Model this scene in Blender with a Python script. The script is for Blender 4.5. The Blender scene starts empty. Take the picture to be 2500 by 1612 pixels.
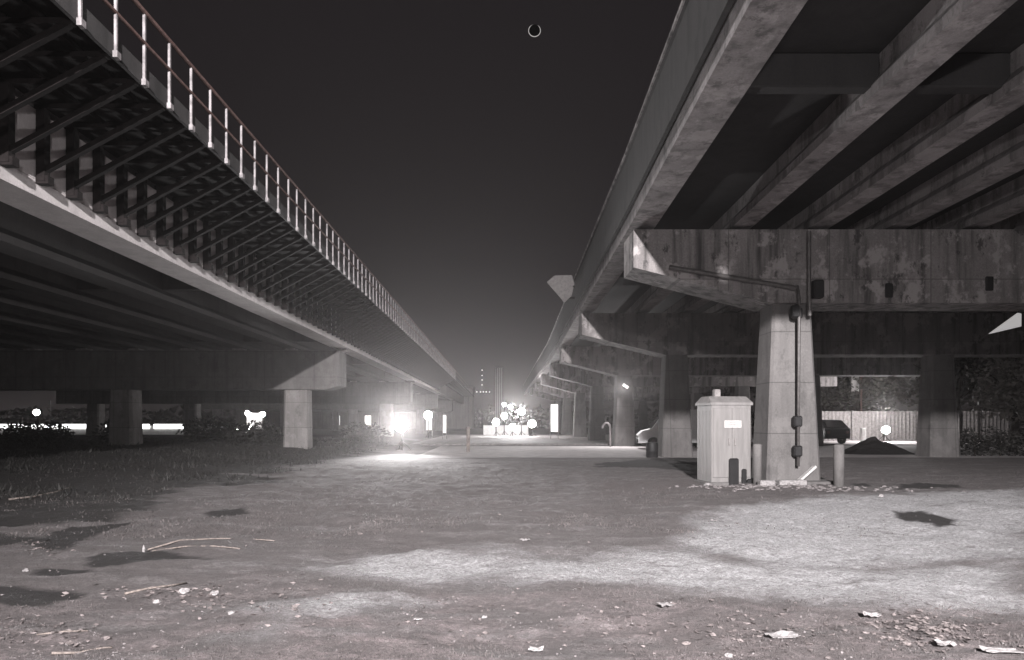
import bpy, math, random
import numpy as np
from mathutils import Vector, noise

random.seed(7)
rng = np.random.default_rng(7)
S = bpy.context.scene
COL = S.collection
R = math.radians

# ------------------------------------------------------------------ camera
F = 1667.0                      # focal length in photo pixels (2500 wide)
EYE = 1.5
cam_d = bpy.data.cameras.new('camera')
cam = bpy.data.objects.new('camera', cam_d); COL.objects.link(cam)
cam.location = (0, 0, EYE); cam.rotation_euler = (R(90), 0, 0)
cam_d.sensor_width = 36; cam_d.lens = 24
cam_d.shift_x = 0.012; cam_d.shift_y = 0.0896
cam_d.clip_start = 0.1; cam_d.clip_end = 2000
S.camera = cam

# ------------------------------------------------------------------ night sky
W = bpy.data.worlds.new('World'); S.world = W; W.use_nodes = True
nt = W.node_tree; bg = nt.nodes['Background']
tc = nt.nodes.new('ShaderNodeTexCoord'); sep = nt.nodes.new('ShaderNodeSeparateXYZ')
nt.links.new(tc.outputs['Generated'], sep.inputs[0])
ramp = nt.nodes.new('ShaderNodeValToRGB'); nt.links.new(sep.outputs['Z'], ramp.inputs[0])
cr = ramp.color_ramp
cr.elements[0].position = 0.0; cr.elements[0].color = (.022, .019, .019, 1)
cr.elements[1].position = 1.0; cr.elements[1].color = (.020, .018, .020, 1)
for p, c in ((.084, (.020, .017, .017)), (.175, (.017, .0145, .015)), (.29, (.0155, .013, .0138)), (.52, (.0135, .0112, .0123))):
    e = cr.elements.new(p); e.color = (*c, 1)
nt.links.new(ramp.outputs[0], bg.inputs['Color'])
bg.inputs['Strength'].default_value = 1.0

def lamp(name, kind, loc, power, target=None, color=(1, .97, .94), size=.2, angle=60, blend=.6):
    d = bpy.data.lights.new(name, kind); d.energy = power; d.color = color
    if kind in ('POINT', 'SPOT'): d.shadow_soft_size = size
    if kind == 'SPOT': d.spot_size = R(angle); d.spot_blend = blend
    o = bpy.data.objects.new(name, d); COL.objects.link(o); o.location = loc
    if target: o.rotation_euler = (Vector(target) - Vector(loc)).to_track_quat('-Z', 'Y').to_euler()
    return o
# the street lamp behind the camera, between the two bridges, and an added, unseen low fill lamp nearer
lamp('street_lamp_light', 'SPOT', (0.0, -13, 9.25), 98000, (3.5, 30, 4), (1, .965, .97), .2, 74, 1.0)
lamp('fill_lamp_light', 'SPOT', (1.6, -4.5, 4.3), 2700, (0.5, 22, 4.0), (1, .965, .97), .15, 120, .5)

S.view_settings.view_transform = 'Standard'; S.view_settings.look = 'None'
S.view_settings.exposure = 0; S.view_settings.gamma = 1
S.cycles.max_bounces = 6; S.cycles.diffuse_bounces = 4; S.cycles.volume_bounces = 0
S.cycles.use_denoising = True

# ------------------------------------------------------------------ helpers
LOC = {}
def gx(px, Y): return (px - 1220) * Y / F
def gz(py, Y): return EYE + (1030 - py) * Y / F
def G(px, py, z=0.0):
    Y = F * (EYE - z) / (py - 1030); return (px - 1220) * Y / F, Y

class MB:
    def __init__(s): s.v = []; s.f = []; s.smooth = False
    def add(s, vs, fs):
        b = len(s.v); s.v += [tuple(p) for p in vs]; s.f += [tuple(b + i for i in q) for q in fs]; return s
    def box(s, x0, x1, y0, y1, z0, z1, bev=0.0):
        return s.rbox((x0 + x1) / 2, (y0 + y1) / 2, z0, x1 - x0, y1 - y0, z1 - z0, 0, bev)
    def rbox(s, cx, cy, z0, w, d, h, rot=0, bev=0.0):
        c, si = math.cos(rot), math.sin(rot)
        b = min(bev, w * .4, d * .4, h * .4)
        pts = []
        if b <= 0:
            lay = [(0, 0), (h, 0)]
        else:
            lay = [(0, b), (b, 0), (h - b, 0), (h, b)]
        for z, ins in lay:
            a, e = w / 2 - ins, d / 2 - ins
            k = b if ins == 0 else 0.0
            ring = [(-a, -e), (a, -e), (a, e), (-a, e)] if k == 0 else \
                   [(-a + k, -e), (a - k, -e), (a, -e + k), (a, e - k), (a - k, e), (-a + k, e), (-a, e - k), (-a, -e + k)]
            if b > 0 and k == 0:
                q = b * .3
                ring = [(-a + q, -e), (a - q, -e), (a, -e + q), (a, e - q), (a - q, e), (-a + q, e), (-a, e - q), (-a, -e + q)]
            pts.append([(cx + x * c - y * si, cy + x * si + y * c, z0 + z) for x, y in ring])
        return s.loft(pts, True)
    def loft(s, rings, cap=True):
        n = len(rings[0]); vs = [p for r in rings for p in r]; fs = []
        for i in range(len(rings) - 1):
            for j in range(n):
                k = (j + 1) % n
                fs.append((i * n + j, i * n + k, (i + 1) * n + k, (i + 1) * n + j))
        if cap:
            fs.append(tuple(range(n - 1, -1, -1))); fs.append(tuple((len(rings) - 1) * n + j for j in range(n)))
        return s.add(vs, fs)
    def tube(s, pts, rad, n=8, cap=True):
        pts = [Vector(p) for p in pts]; rings = []
        rs = rad if isinstance(rad, (list, tuple)) else [rad] * len(pts)
        up = None
        for i, p in enumerate(pts):
            d = (pts[min(i + 1, len(pts) - 1)] - pts[max(i - 1, 0)]).normalized()
            if up is None:
                up = Vector((0, 0, 1)) if abs(d.z) < .9 else Vector((1, 0, 0))
            a = d.cross(up).normalized(); up = a.cross(d).normalized()
            rings.append([p + (a * math.cos(t) + up * math.sin(t)) * rs[i] for t in [2 * math.pi * k / n for k in range(n)]])
        return s.loft(rings, cap)
    def bar(s, a, b, w, h):
        a, b = Vector(a), Vector(b); d = (b - a).normalized()
        u = Vector((0, 1, 0)) if abs(d.y) < .9 else Vector((1, 0, 0))
        p = d.cross(u).normalized(); q = p.cross(d).normalized()
        rings = [[e + p * (sx * h / 2) + q * (sy * w / 2) for sx, sy in ((-1, -1), (1, -1), (1, 1), (-1, 1))] for e in (a, b)]
        return s.loft(rings, True)
    def sweep(s, prof, ys, dx=lambda y: 0.0):
        return s.loft([[(x + dx(y), y, z) for x, z in prof] for y in ys], True)
    def lathe(s, prof, c, n=20):
        rings = [[(c[0] + r * math.cos(t), c[1] + r * math.sin(t), c[2] + z) for t in [2 * math.pi * k / n for k in range(n)]] for r, z in prof]
        return s.loft(rings, True)
    def disc(s, c, r, nrm, n=24, th=.03):
        nrm = Vector(nrm).normalized(); c = Vector(c)
        return s.tube([c - nrm * th / 2, c + nrm * th / 2], r, n)
    def blob(s, c, r, seed=0, sq=(1, 1, 1), amp=.25, seg=8, ring=6):
        vs = []; fs = []
        for i in range(ring + 1):
            th = math.pi * i / ring
            for j in range(seg):
                ph = 2 * math.pi * j / seg
                d = Vector((math.sin(th) * math.cos(ph), math.sin(th) * math.sin(ph), math.cos(th)))
                k = r * (1 + amp * noise.noise(d * 1.6 + Vector((seed * 3.1, seed, 0))))
                vs.append((c[0] + d.x * k * sq[0], c[1] + d.y * k * sq[1], c[2] + d.z * k * sq[2]))
        for i in range(ring):
            for j in range(seg):
                k = (j + 1) % seg
                fs.append((i * seg + j, (i + 1) * seg + j, (i + 1) * seg + k, i * seg + k))
        return s.add(vs, fs)
    def build(s, name, mat, parent=None, smooth=None):
        off = LOC.get(parent.name, (0, 0, 0)) if parent else (0, 0, 0)
        me = bpy.data.meshes.new(name)
        me.from_pydata([(p[0] - off[0], p[1] - off[1], p[2] - off[2]) for p in s.v], [], s.f)
        if smooth or s.smooth:
            for p in me.polygons: p.use_smooth = True
        me.materials.append(mat); me.update()
        o = bpy.data.objects.new(name, me); COL.objects.link(o)
        if parent: o.parent = parent; LOC[o.name] = off
        return o

def tag(o, label=None, cat=None, group=None, kind=None):
    if label: o['label'] = label
    if cat: o['category'] = cat
    if group: o['group'] = group
    if kind: o['kind'] = kind
    return o
def empty(name, loc, label, cat, group=None):
    o = bpy.data.objects.new(name, None); COL.objects.link(o); o.location = loc
    o.empty_display_size = .2
    LOC[o.name] = tuple(loc); return tag(o, label, cat, group)
def copy_tree(o, parent=None):
    c = o.copy(); COL.objects.link(c)
    if parent: c.parent = parent
    for ch in list(o.children): copy_tree(ch, c)
    return c

# ------------------------------------------------------------------ materials
def new_mat(name):
    m = bpy.data.materials.new(name); m.use_nodes = True
    t = m.node_tree; return m, t, t.nodes['Principled BSDF']
def N(t, kind, **kw):
    n = t.nodes.new(kind)
    for k, v in kw.items():
        if k in n.inputs: n.inputs[k].default_value = v
        else: setattr(n, k, v)
    return n
def mixc(t, fac, a, b, mode='MIX'):
    n = t.nodes.new('ShaderNodeMix'); n.data_type = 'RGBA'; n.blend_type = mode
    for i, x in ((0, fac), (6, a), (7, b)):
        if hasattr(x, 'is_linked') or isinstance(x, bpy.types.NodeSocket): t.links.new(x, n.inputs[i])
        elif i == 0: n.inputs[0].default_value = x
        else: n.inputs[i].default_value = (*x, 1) if len(x) == 3 else x
    return n.outputs[2]
def noisef(t, scale, detail=4, rough=.6, stretch=(1, 1, 1), lo=.35, hi=.65):
    g = t.nodes.new('ShaderNodeNewGeometry'); mp = t.nodes.new('ShaderNodeMapping')
    mp.inputs['Scale'].default_value = stretch
    t.links.new(g.outputs['Position'], mp.inputs[0])
    n = N(t, 'ShaderNodeTexNoise', Scale=scale, Detail=detail, Roughness=rough); t.links.new(mp.outputs[0], n.inputs['Vector'])
    r = t.nodes.new('ShaderNodeMapRange'); r.interpolation_type = 'SMOOTHSTEP'
    r.inputs['From Min'].default_value = lo; r.inputs['From Max'].default_value = hi
    t.links.new(n.outputs['Fac'], r.inputs['Value'])
    return r.outputs[0], n.outputs['Fac']
def bump(t, b, h, strength=.4, dist=.02):
    n = N(t, 'ShaderNodeBump', Strength=strength, Distance=dist); t.links.new(h, n.inputs['Height']); t.links.new(n.outputs[0], b.inputs['Normal'])

def concrete(name, c, dark=.45, streak=.7, rough=.9, joints=False, blotch=0.0):
    m, t, b = new_mat(name)
    f1, _ = noisef(t, .9, 5, .65, (1, 1, 1))
    f2, _ = noisef(t, 2.2, 4, .6, (1.6, 1.6, .12), .42, .72)
    f3, r3 = noisef(t, 26, 5, .7)
    d = tuple(x * dark for x in c); l = tuple(min(1, x * 1.18) for x in c)
    col = mixc(t, f1, c, l)
    mul = t.nodes.new('ShaderNodeMath'); mul.operation = 'MULTIPLY'; mul.inputs[1].default_value = streak
    t.links.new(f2, mul.inputs[0])
    col = mixc(t, mul.outputs[0], col, d)
    sp = t.nodes.new('ShaderNodeMath'); sp.operation = 'MULTIPLY'; sp.inputs[1].default_value = .28; t.links.new(f3, sp.inputs[0])
    col = mixc(t, sp.outputs[0], col, d)
    if blotch:
        f9, _ = noisef(t, 1.4, 6, .7, (1, 1, .8), .52, .60)
        k9 = t.nodes.new('ShaderNodeMath'); k9.operation = 'MULTIPLY'; k9.inputs[1].default_value = blotch; t.links.new(f9, k9.inputs[0])
        col = mixc(t, k9.outputs[0], col, tuple(min(1, x * 1.7) for x in c))
        fa, _ = noisef(t, 2.3, 6, .75, (1, 1, .6), .56, .64)
        k9 = t.nodes.new('ShaderNodeMath'); k9.operation = 'MULTIPLY'; k9.inputs[1].default_value = blotch; t.links.new(fa, k9.inputs[0])
        col = mixc(t, k9.outputs[0], col, tuple(x * .12 for x in c))
    if joints:
        g = t.nodes.new('ShaderNodeNewGeometry'); se = t.nodes.new('ShaderNodeSeparateXYZ'); cb = t.nodes.new('ShaderNodeCombineXYZ')
        t.links.new(g.outputs['Position'], se.inputs[0])
        ad = t.nodes.new('ShaderNodeMath'); ad.operation = 'ADD'; t.links.new(se.outputs['X'], ad.inputs[0]); t.links.new(se.outputs['Y'], ad.inputs[1])
        t.links.new(ad.outputs[0], cb.inputs['X']); t.links.new(se.outputs['Z'], cb.inputs['Y'])
        br_ = N(t, 'ShaderNodeTexBrick', Scale=1.0); t.links.new(cb.outputs[0], br_.inputs['Vector'])
        br_.inputs['Brick Width'].default_value = 2.4; br_.inputs['Row Height'].default_value = 1.22; br_.inputs['Mortar Size'].default_value = .012; br_.offset = 0
        k8 = t.nodes.new('ShaderNodeMath'); k8.operation = 'MULTIPLY'; k8.inputs[1].default_value = .55; t.links.new(br_.outputs['Fac'], k8.inputs[0])
        col = mixc(t, k8.outputs[0], col, tuple(x * .25 for x in c))
    t.links.new(col, b.inputs['Base Color']); b.inputs['Roughness'].default_value = rough
    bump(t, b, r3, .35, .02)
    return m
def plain(name, c, rough=.6, metal=0.0, var=.35, scale=9, stretch=(1, 1, 1)):
    m, t, b = new_mat(name)
    f, r = noisef(t, scale, 4, .65, stretch)
    col = mixc(t, f, c, tuple(x * (1 - var) for x in c))
    t.links.new(col, b.inputs['Base Color']); b.inputs['Roughness'].default_value = rough; b.inputs['Metallic'].default_value = metal; b.inputs['Specular IOR Level'].default_value = .5 if rough < .7 else .15
    bump(t, b, r, .15, .01)
    return m
def glow(name, c, strength):
    m, t, b = new_mat(name)
    b.inputs['Base Color'].default_value = (.8, .8, .8, 1)
    b.inputs['Emission Color'].default_value = (*c, 1); b.inputs['Emission Strength'].default_value = strength
    return m

M = {}
M['concrete'] = concrete('pale_concrete', (.40, .365, .365))
M['pier'] = concrete('pier_concrete', (.138, .130, .128), .5, .55, joints=True, blotch=.25)
M['pierend'] = concrete('dirty_pier_concrete', (.24, .225, .22), .5, .5, joints=True, blotch=.3)
M['cap'] = concrete('stained_cap_concrete', (.24, .222, .22), .2, 1.0, joints=True, blotch=.75)
M['nearblack'] = concrete('near_black_concrete', (.026, .024, .0245), .5, .5)  # near-black colour for the right deck and diaphragms
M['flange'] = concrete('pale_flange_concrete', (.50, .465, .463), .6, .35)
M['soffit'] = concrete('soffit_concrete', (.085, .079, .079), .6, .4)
M['girder'] = concrete('girder_concrete', (.26, .240, .240), .35, .75, blotch=.5)
M['parapet'] = concrete('dark_streaked_concrete', (.034, .031, .031), .4, .8)  # dark streaked colour for the parapets and edge beam
M['steel'] = plain('dark_painted_steel', (.016, .013, .013), .95, 0)
M['galv'] = plain('galvanised_steel', (.30, .275, .28), .6, .1, .5, 6)
M['rust'] = plain('rusty_steel', (.16, .10, .09), .75, .1)
M['cabinet'] = plain('painted_cabinet_metal', (.23, .218, .214), .55, 0, .22, 3, (3, 3, .3))
M['dark'] = plain('black_paint', (.012, .011, .012), .6)
M['pipe'] = plain('grey_pipe', (.13, .12, .118), .5, .2)
M['plate'] = plain('pale_plate', (.62, .60, .59), .4, 0, .3, 30)
M['white'] = plain('white_paint', (.75, .74, .73), .5, 0, .15, 4)
M['grey'] = plain('weathered_grey', (.30, .28, .275), .7, 0, .4, 5)
M['wood'] = plain('weathered_wood', (.26, .22, .20), .85, 0, .5, 8, (4, 4, .5))
M['bark'] = plain('dark_bark', (.06, .05, .045), .95, 0, .5, 12, (1, 1, .2))
M['paper'] = plain('pale_paper', (.36, .34, .34), .8, 0, .45, 30)
M['stone'] = plain('pale_stone', (.23, .21, .21), .9, 0, .35, 25)
M['deadleaf'] = plain('dead_leaf', (.26, .225, .22), .9, 0, .6, 30)
M['panelglow'] = glow('glowing_panel', (1, .97, .96), .38)  # light on the triangular panel, put into its own glow
M['asphalt'] = plain('pale_worn_asphalt', (.50, .465, .465), .9, 0, .25, 1.5)
M['dirt'] = plain('dark_earth', (.022, .02, .02), .95, 0, .5, 6)
M['carpaint'] = plain('dark_car_paint', (.012, .012, .014), .3)
M['whitecar'] = plain('white_car_paint', (.78, .77, .77), .35, 0, .08)
M['glass'] = plain('dark_glass', (.02, .02, .022), .08)
M['rubber'] = plain('black_rubber', (.015, .015, .015), .85)
M['lampbig'] = glow('lamp_glaring', (1, .98, .98), 90)
M['lampmid'] = glow('lamp_bright', (1, .98, .98), 170)
M['lamp'] = glow('lamp_white', (1, .98, .98), 70)
M['lampsoft'] = glow('lamp_small', (1, .96, .93), 5)
M['window'] = glow('lit_window', (1, .95, .92), 1.3)
M['sign'] = glow('backlit_sign', (1, .98, .97), 1.1)
M['tube'] = glow('barrier_glow', (1, .99, .98), 4)  # for the glowing strips added along the far barrier
M['facade'] = concrete('facade_render', (.30, .275, .27), .5, .5)
M['moon'] = plain('moon_dark', (.004, .004, .004), 1)
M['moonrim'] = glow('moon_rim', (1, .95, .92), .5)
def leaf_mat(name, c):
    m, t, b = new_mat(name)
    f, _ = noisef(t, 1.3, 3, .6)
    col = mixc(t, f, c, tuple(x * .45 for x in c))
    t.links.new(col, b.inputs['Base Color']); b.inputs['Roughness'].default_value = .7
    return m
M['leaf'] = leaf_mat('dark_leaves', (.075, .072, .06))
M['leaflit'] = leaf_mat('lit_look_leaves', (.30, .28, .26))  # lit look of the far right tree put into leaf colour
M['grass'] = leaf_mat('dry_grass', (.115, .10, .098))
M['weed'] = leaf_mat('dark_weeds', (.026, .024, .022))  # weeds, darkened further to carry the lamp's fall-off at left

# ------------------------------------------------------------------ ground
def vnoise(x, y, sc, seed, octv=4):
    out = np.zeros_like(x); a = 1.0; tot = 0
    for o in range(octv):
        r2 = np.random.default_rng(seed + o); T = r2.random((256, 256))
        u = x * sc + 37.3 * o; v = y * sc + 11.7 * o
        i = np.floor(u).astype(int); j = np.floor(v).astype(int); fu = u - i; fv = v - j
        fu = fu * fu * (3 - 2 * fu); fv = fv * fv * (3 - 2 * fv)
        q = lambda p, k: T[p % 256, k % 256]
        out += a * ((q(i, j) * (1 - fu) + q(i + 1, j) * fu) * (1 - fv) + (q(i, j + 1) * (1 - fu) + q(i + 1, j + 1) * fu) * fv)
        tot += a; a *= .5; sc *= 2.03
    return out / tot
def ground_h(x, y):
    x = np.asarray(x, float); y = np.asarray(y, float)
    near = np.clip(1 - (np.abs(y) - 20) / 30, 0.15, 1)
    h = (vnoise(x, y, .22, 3, 3) - .5) * .16 + (vnoise(x, y, 1.7, 9, 3) - .5) * .09 + (vnoise(x, y, 9, 15, 3) - .5) * .055
    road = np.clip((y - 25) / 2, 0, 1) * np.clip((82 - y) / 3, 0, 1) * np.clip((x + 9.5) / 2, 0, 1)
    bank = .34 * np.clip((-6.5 - x) / 5, 0, 1) * np.clip((y - 14) / 10, 0, 1) * np.clip((70 - y) / 10, 0, 1)
    return h * near * (1 - road) + bank * (1 + (vnoise(x, y, .9, 21, 2) - .5) * .8)

# soil patches, given as polygons of ground positions (converted from where they lie in the view)
def vpoly(pts): return [G(px * 1.0467, py * 1.0467) for px, py in pts]
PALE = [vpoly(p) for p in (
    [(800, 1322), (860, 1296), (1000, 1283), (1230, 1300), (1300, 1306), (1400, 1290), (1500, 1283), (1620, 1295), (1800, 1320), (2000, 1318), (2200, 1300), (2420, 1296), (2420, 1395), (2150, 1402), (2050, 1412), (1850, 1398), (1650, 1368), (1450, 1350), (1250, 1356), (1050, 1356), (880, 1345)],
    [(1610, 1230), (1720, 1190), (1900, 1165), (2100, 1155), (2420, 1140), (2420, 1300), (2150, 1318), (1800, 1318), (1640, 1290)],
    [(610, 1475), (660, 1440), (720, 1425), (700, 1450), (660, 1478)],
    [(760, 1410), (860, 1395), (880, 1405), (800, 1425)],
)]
DAMP_SHADE = [vpoly(p) for p in (
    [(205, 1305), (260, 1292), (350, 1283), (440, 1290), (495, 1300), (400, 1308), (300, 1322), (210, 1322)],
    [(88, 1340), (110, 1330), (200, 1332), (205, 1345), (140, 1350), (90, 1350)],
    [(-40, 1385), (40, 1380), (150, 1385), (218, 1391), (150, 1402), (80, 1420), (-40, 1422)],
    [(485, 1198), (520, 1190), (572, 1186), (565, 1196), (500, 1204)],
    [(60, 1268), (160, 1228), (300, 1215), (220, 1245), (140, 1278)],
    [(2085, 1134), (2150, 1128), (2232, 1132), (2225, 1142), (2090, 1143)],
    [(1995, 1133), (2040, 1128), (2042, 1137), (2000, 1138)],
    [(1385, 1082), (1500, 1072), (1600, 1066), (1685, 1066), (1690, 1128), (1640, 1122), (1590, 1098), (1500, 1088), (1400, 1090)],  # dark growth left of the cabinet, with its cast shade painted in
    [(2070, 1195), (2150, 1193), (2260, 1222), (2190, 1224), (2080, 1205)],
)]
BROWN = [vpoly(p) for p in (
    [(1560, 1455), (1680, 1440), (1840, 1450), (1760, 1470), (1600, 1480)],
    [(1400, 1120), (1600, 1125), (1640, 1140), (1480, 1160), (1390, 1150)],
    [(2200, 1296), (2388, 1300), (2388, 1312), (2240, 1312)],
)]
def pdist(poly, x, y):
    """signed distance (negative inside), in view-angle units so that far edges stay soft in proportion"""
    P = np.array(poly); n = len(P); d = np.full(x.shape, 1e9); ins = np.zeros(x.shape, bool)
    for i in range(n):
        a = P[i]; b = P[(i + 1) % n]; e = b - a
        wx = x - a[0]; wy = y - a[1]; t = np.clip((wx * e[0] + wy * e[1]) / (e @ e + 1e-9), 0, 1)
        d = np.minimum(d, np.hypot(wx - t * e[0], wy - t * e[1]))
        c = (a[1] > y) != (b[1] > y)
        with np.errstate(divide='ignore', invalid='ignore'):
            ins ^= c & (x < (b[0] - a[0]) * (y - a[1]) / (b[1] - a[1] + 1e-12) + a[0])
    return np.where(ins, -d, d)
def patch(polys, x, y, soft, wob, seed):
    out = np.zeros(x.shape)
    nz = (vnoise(x, y, 1.6, seed, 4) - .5) * 2 * wob
    for p in polys:
        out = np.maximum(out, np.clip(.5 - (pdist(p, x, y) + nz) / soft, 0, 1))
    return out * out * (3 - 2 * out)

ys = [-45, -30, -18, -8, -3, 0, 1.5, 2.5, 3.2]
y = 3.6
while y < 34: ys.append(y); y *= 1.0085
while y < 160: ys.append(y); y *= 1.03
ys.append(165)
xs = sorted(set([-165, -130, -100, -75, -55, -42, -32, -26, -22, -19, -17, -15.5, -14.2, -13] + list(np.arange(-12, 14.01, .07)) + [14.5, 15.5, 17, 19, 22, 26, 32, 42, 55, 75, 100, 130, 165]))
XX, YY = np.meshgrid(np.array(xs), np.array(ys))
ZZ = ground_h(XX, YY)
nx, ny = len(xs), len(ys)
verts = np.stack([XX, YY, ZZ], -1).reshape(-1, 3)
idx = np.arange(nx * ny).reshape(ny, nx)
faces = np.stack([idx[:-1, :-1], idx[:-1, 1:], idx[1:, 1:], idx[1:, :-1]], -1).reshape(-1, 4)
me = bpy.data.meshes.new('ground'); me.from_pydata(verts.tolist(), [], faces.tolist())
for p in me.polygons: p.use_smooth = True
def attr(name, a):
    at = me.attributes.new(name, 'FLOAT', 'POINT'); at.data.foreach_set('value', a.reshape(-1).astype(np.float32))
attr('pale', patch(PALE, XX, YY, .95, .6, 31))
attr('damp', patch(DAMP_SHADE, XX, YY, .06 + .012 * np.maximum(YY - 8, 0), .16 + .02 * np.maximum(YY - 8, 0), 41))  # damp soil plus the shade painted left of the cabinet
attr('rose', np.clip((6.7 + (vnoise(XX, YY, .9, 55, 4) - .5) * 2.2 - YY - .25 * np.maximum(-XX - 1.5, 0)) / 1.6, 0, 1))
attr('brown', patch(BROWN, XX, YY, .7, .3, 51))
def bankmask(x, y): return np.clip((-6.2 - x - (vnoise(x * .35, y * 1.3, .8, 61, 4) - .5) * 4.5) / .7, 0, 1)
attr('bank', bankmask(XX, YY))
m, t, b = new_mat('dirt_ground')
def at(n):
    a = t.nodes.new('ShaderNodeAttribute'); a.attribute_name = n; return a.outputs['Fac']
def scl(o, k):
    n = t.nodes.new('ShaderNodeMath'); n.operation = 'MULTIPLY'; n.inputs[1].default_value = k; t.links.new(o, n.inputs[0]); return n.outputs[0]
f1, _ = noisef(t, .55, 5, .65, (1, 1, 1), .3, .7)
f2, r2 = noisef(t, 5, 6, .75, (1, 1, 1), .35, .65)
f3, r3 = noisef(t, 30, 6, .85, (1, 1, 1), .36, .62)
f4, _ = noisef(t, 1.1, 4, .6, (.7, 1.6, 1), .5, .62)
base = mixc(t, f1, (.15, .130, .128), (.225, .200, .199))
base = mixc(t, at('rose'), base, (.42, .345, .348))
f5, _ = noisef(t, 2.6, 6, .75, (.45, 1.3, 1), .40, .60)
f6, _ = noisef(t, .8, 6, .7, (.35, 1.2, 1), .50, .66)
f7, _ = noisef(t, 1.7, 6, .75, (.5, 1.2, 1), .26, .46)
f8, r8 = noisef(t, 190, 4, .8, (1, 1, 1), .40, .60)
base = mixc(t, scl(f4, 1.0), base, (.30, .275, .275))
base = mixc(t, scl(f6, .8), base, (.42, .40, .405))
base = mixc(t, scl(f5, .7), base, (.07, .06, .059))
base = mixc(t, at('brown'), base, (.14, .11, .108))
base = mixc(t, scl(f2, .6), base, (.085, .073, .072))
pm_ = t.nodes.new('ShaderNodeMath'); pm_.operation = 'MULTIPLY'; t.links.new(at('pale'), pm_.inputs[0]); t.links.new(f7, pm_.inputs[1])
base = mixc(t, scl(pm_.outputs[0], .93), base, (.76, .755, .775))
base = mixc(t, scl(f3, .62), base, (.075, .065, .064))
fb, _ = noisef(t, 13, 5, .8, (.7, 1.2, 1), .46, .60)
base = mixc(t, scl(fb, .42), base, (.075, .064, .063))
base = mixc(t, scl(f8, .22), base, (.50, .46, .46))
base = mixc(t, scl(at('bank'), .93), base, (.022, .019, .018))  # weedy bank, with the lamp's fall-off darkened into its colour
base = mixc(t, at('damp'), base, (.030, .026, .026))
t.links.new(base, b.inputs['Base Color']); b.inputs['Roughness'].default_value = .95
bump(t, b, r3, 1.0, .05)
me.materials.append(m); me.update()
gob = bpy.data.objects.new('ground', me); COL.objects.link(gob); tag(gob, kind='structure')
def gh(x, y): return float(ground_h(np.array([x]), np.array([y]))[0])

# the two paved strips that cross beyond the dirt
def strip(name, x0, x1, y0, y1, z, mat, wob=.12):
    mb = MB(); n = 60; vs = []
    for i in range(n + 1):
        x = x0 + (x1 - x0) * i / n; w = wob * noise.noise(Vector((x * .7, y0, 0)))
        vs += [(x, y0 + w, z), (x, y1, z)]
    mb.add(vs, [(2 * i, 2 * i + 2, 2 * i + 3, 2 * i + 1) for i in range(n)])
    return tag(mb.build(name, mat), kind='structure')
strip('road', -3.6, 120, 28.3, 41.5, .012, M['asphalt'], .5)
strip('road', -6.0, 120, 45.5, 79, .016, M['asphalt'], .3)
kb = MB(); kb.box(-5.0, 9.0, 43.2, 43.5, -.05, .12, .02); tag(kb.build('kerb', M['grey']), kind='structure')

# ------------------------------------------------------------------ right overpass
def rdx(y):
    if y <= 16.3: return .036 * (y - 16.3)
    if y <= 55: return .022 * (y - 16.3)
    return .022 * 38.7 + .004 * (y - 55)
RY = [-34, -10, 3, 16.3, 29.3, 42, 54.5, 67, 80, 93, 106, 118]
RYd = [4.2, 7, 10, 16.3, 22, 29.3, 35, 42, 48, 54.5, 60, 67, 80, 93, 106, 118]  # right deck starts short, out of view, to let street lamp light under
H = lambda hz: EYE + hz
rb = empty('overpass', (12, 16.3, 6.2), 'right hand concrete overpass with long girders and a dark parapet', 'overpass', 'overpasses')
d = MB(); d.sweep([(3.06, H(5.32)), (3.06, H(5.5)), (26, H(5.5)), (26, H(5.3)), (3.3, H(5.3))], RYd, rdx); d.build('deck', M['nearblack'], rb)
d = MB(); d.sweep([(2.98, H(4.95)), (2.98, H(5.35)), (3.02, H(5.40)), (3.02, H(6.22)), (2.98, H(6.26)), (3.30, H(6.26)), (3.30, H(5.51)), (3.055, H(5.51)), (3.055, H(4.95))], RYd, rdx); d.build('parapet', M['parapet'], rb)
d = MB(); d.sweep([(2.95, H(6.263)), (2.95, H(6.33)), (3.33, H(6.33)), (3.33, H(6.263))], RYd, rdx); d.build('coping', M['cap'], rb)
d = MB(); d.sweep([(25.98, H(5.2)), (26.3, H(5.2)), (26.3, H(6.2)), (25.98, H(6.2))], RYd, rdx); d.build('parapet', M['parapet'], rb)
def gprof(xc, bw, hb, ht, web=.10):
    return [(xc - bw, hb), (xc + bw, hb), (xc + bw, hb + .16), (xc + web, hb + .34), (xc + web, ht), (xc - web, ht), (xc - web, hb + .34), (xc - bw, hb + .16)]
d = MB(); d.sweep([(3.10, H(4.66)), (3.72, H(4.66)), (3.72, H(5.0)), (3.5, H(5.15)), (3.5, H(5.31)), (3.10, H(5.31))], RYd, rdx); d.build('girder', M['girder'], rb)
GX = [5.80, 7.68, 9.55, 11.4, 13.3, 15.2, 17.1, 19.0, 20.9, 22.8, 24.7]
for gxc in GX:
    d = MB(); d.sweep(gprof(gxc, .24, H(4.66), H(5.31)), RYd, rdx); d.build('girder', M['girder'], rb)
allg = [3.5] + GX
for yy in (4.34, 9.9, 22.8, 35.6, 48.2):  # the nearest, out of view, is added to block light between girders
    d = MB()
    for a, c in zip(allg[:-1], allg[1:]):
        d.box(a + .12 + rdx(yy), c - .12 + rdx(yy), yy - .12, yy + .12, H(4.80 if yy > 5 else 4.64), H(5.29), .02)
    d.build('diaphragm', M['nearblack'], rb)

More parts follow.
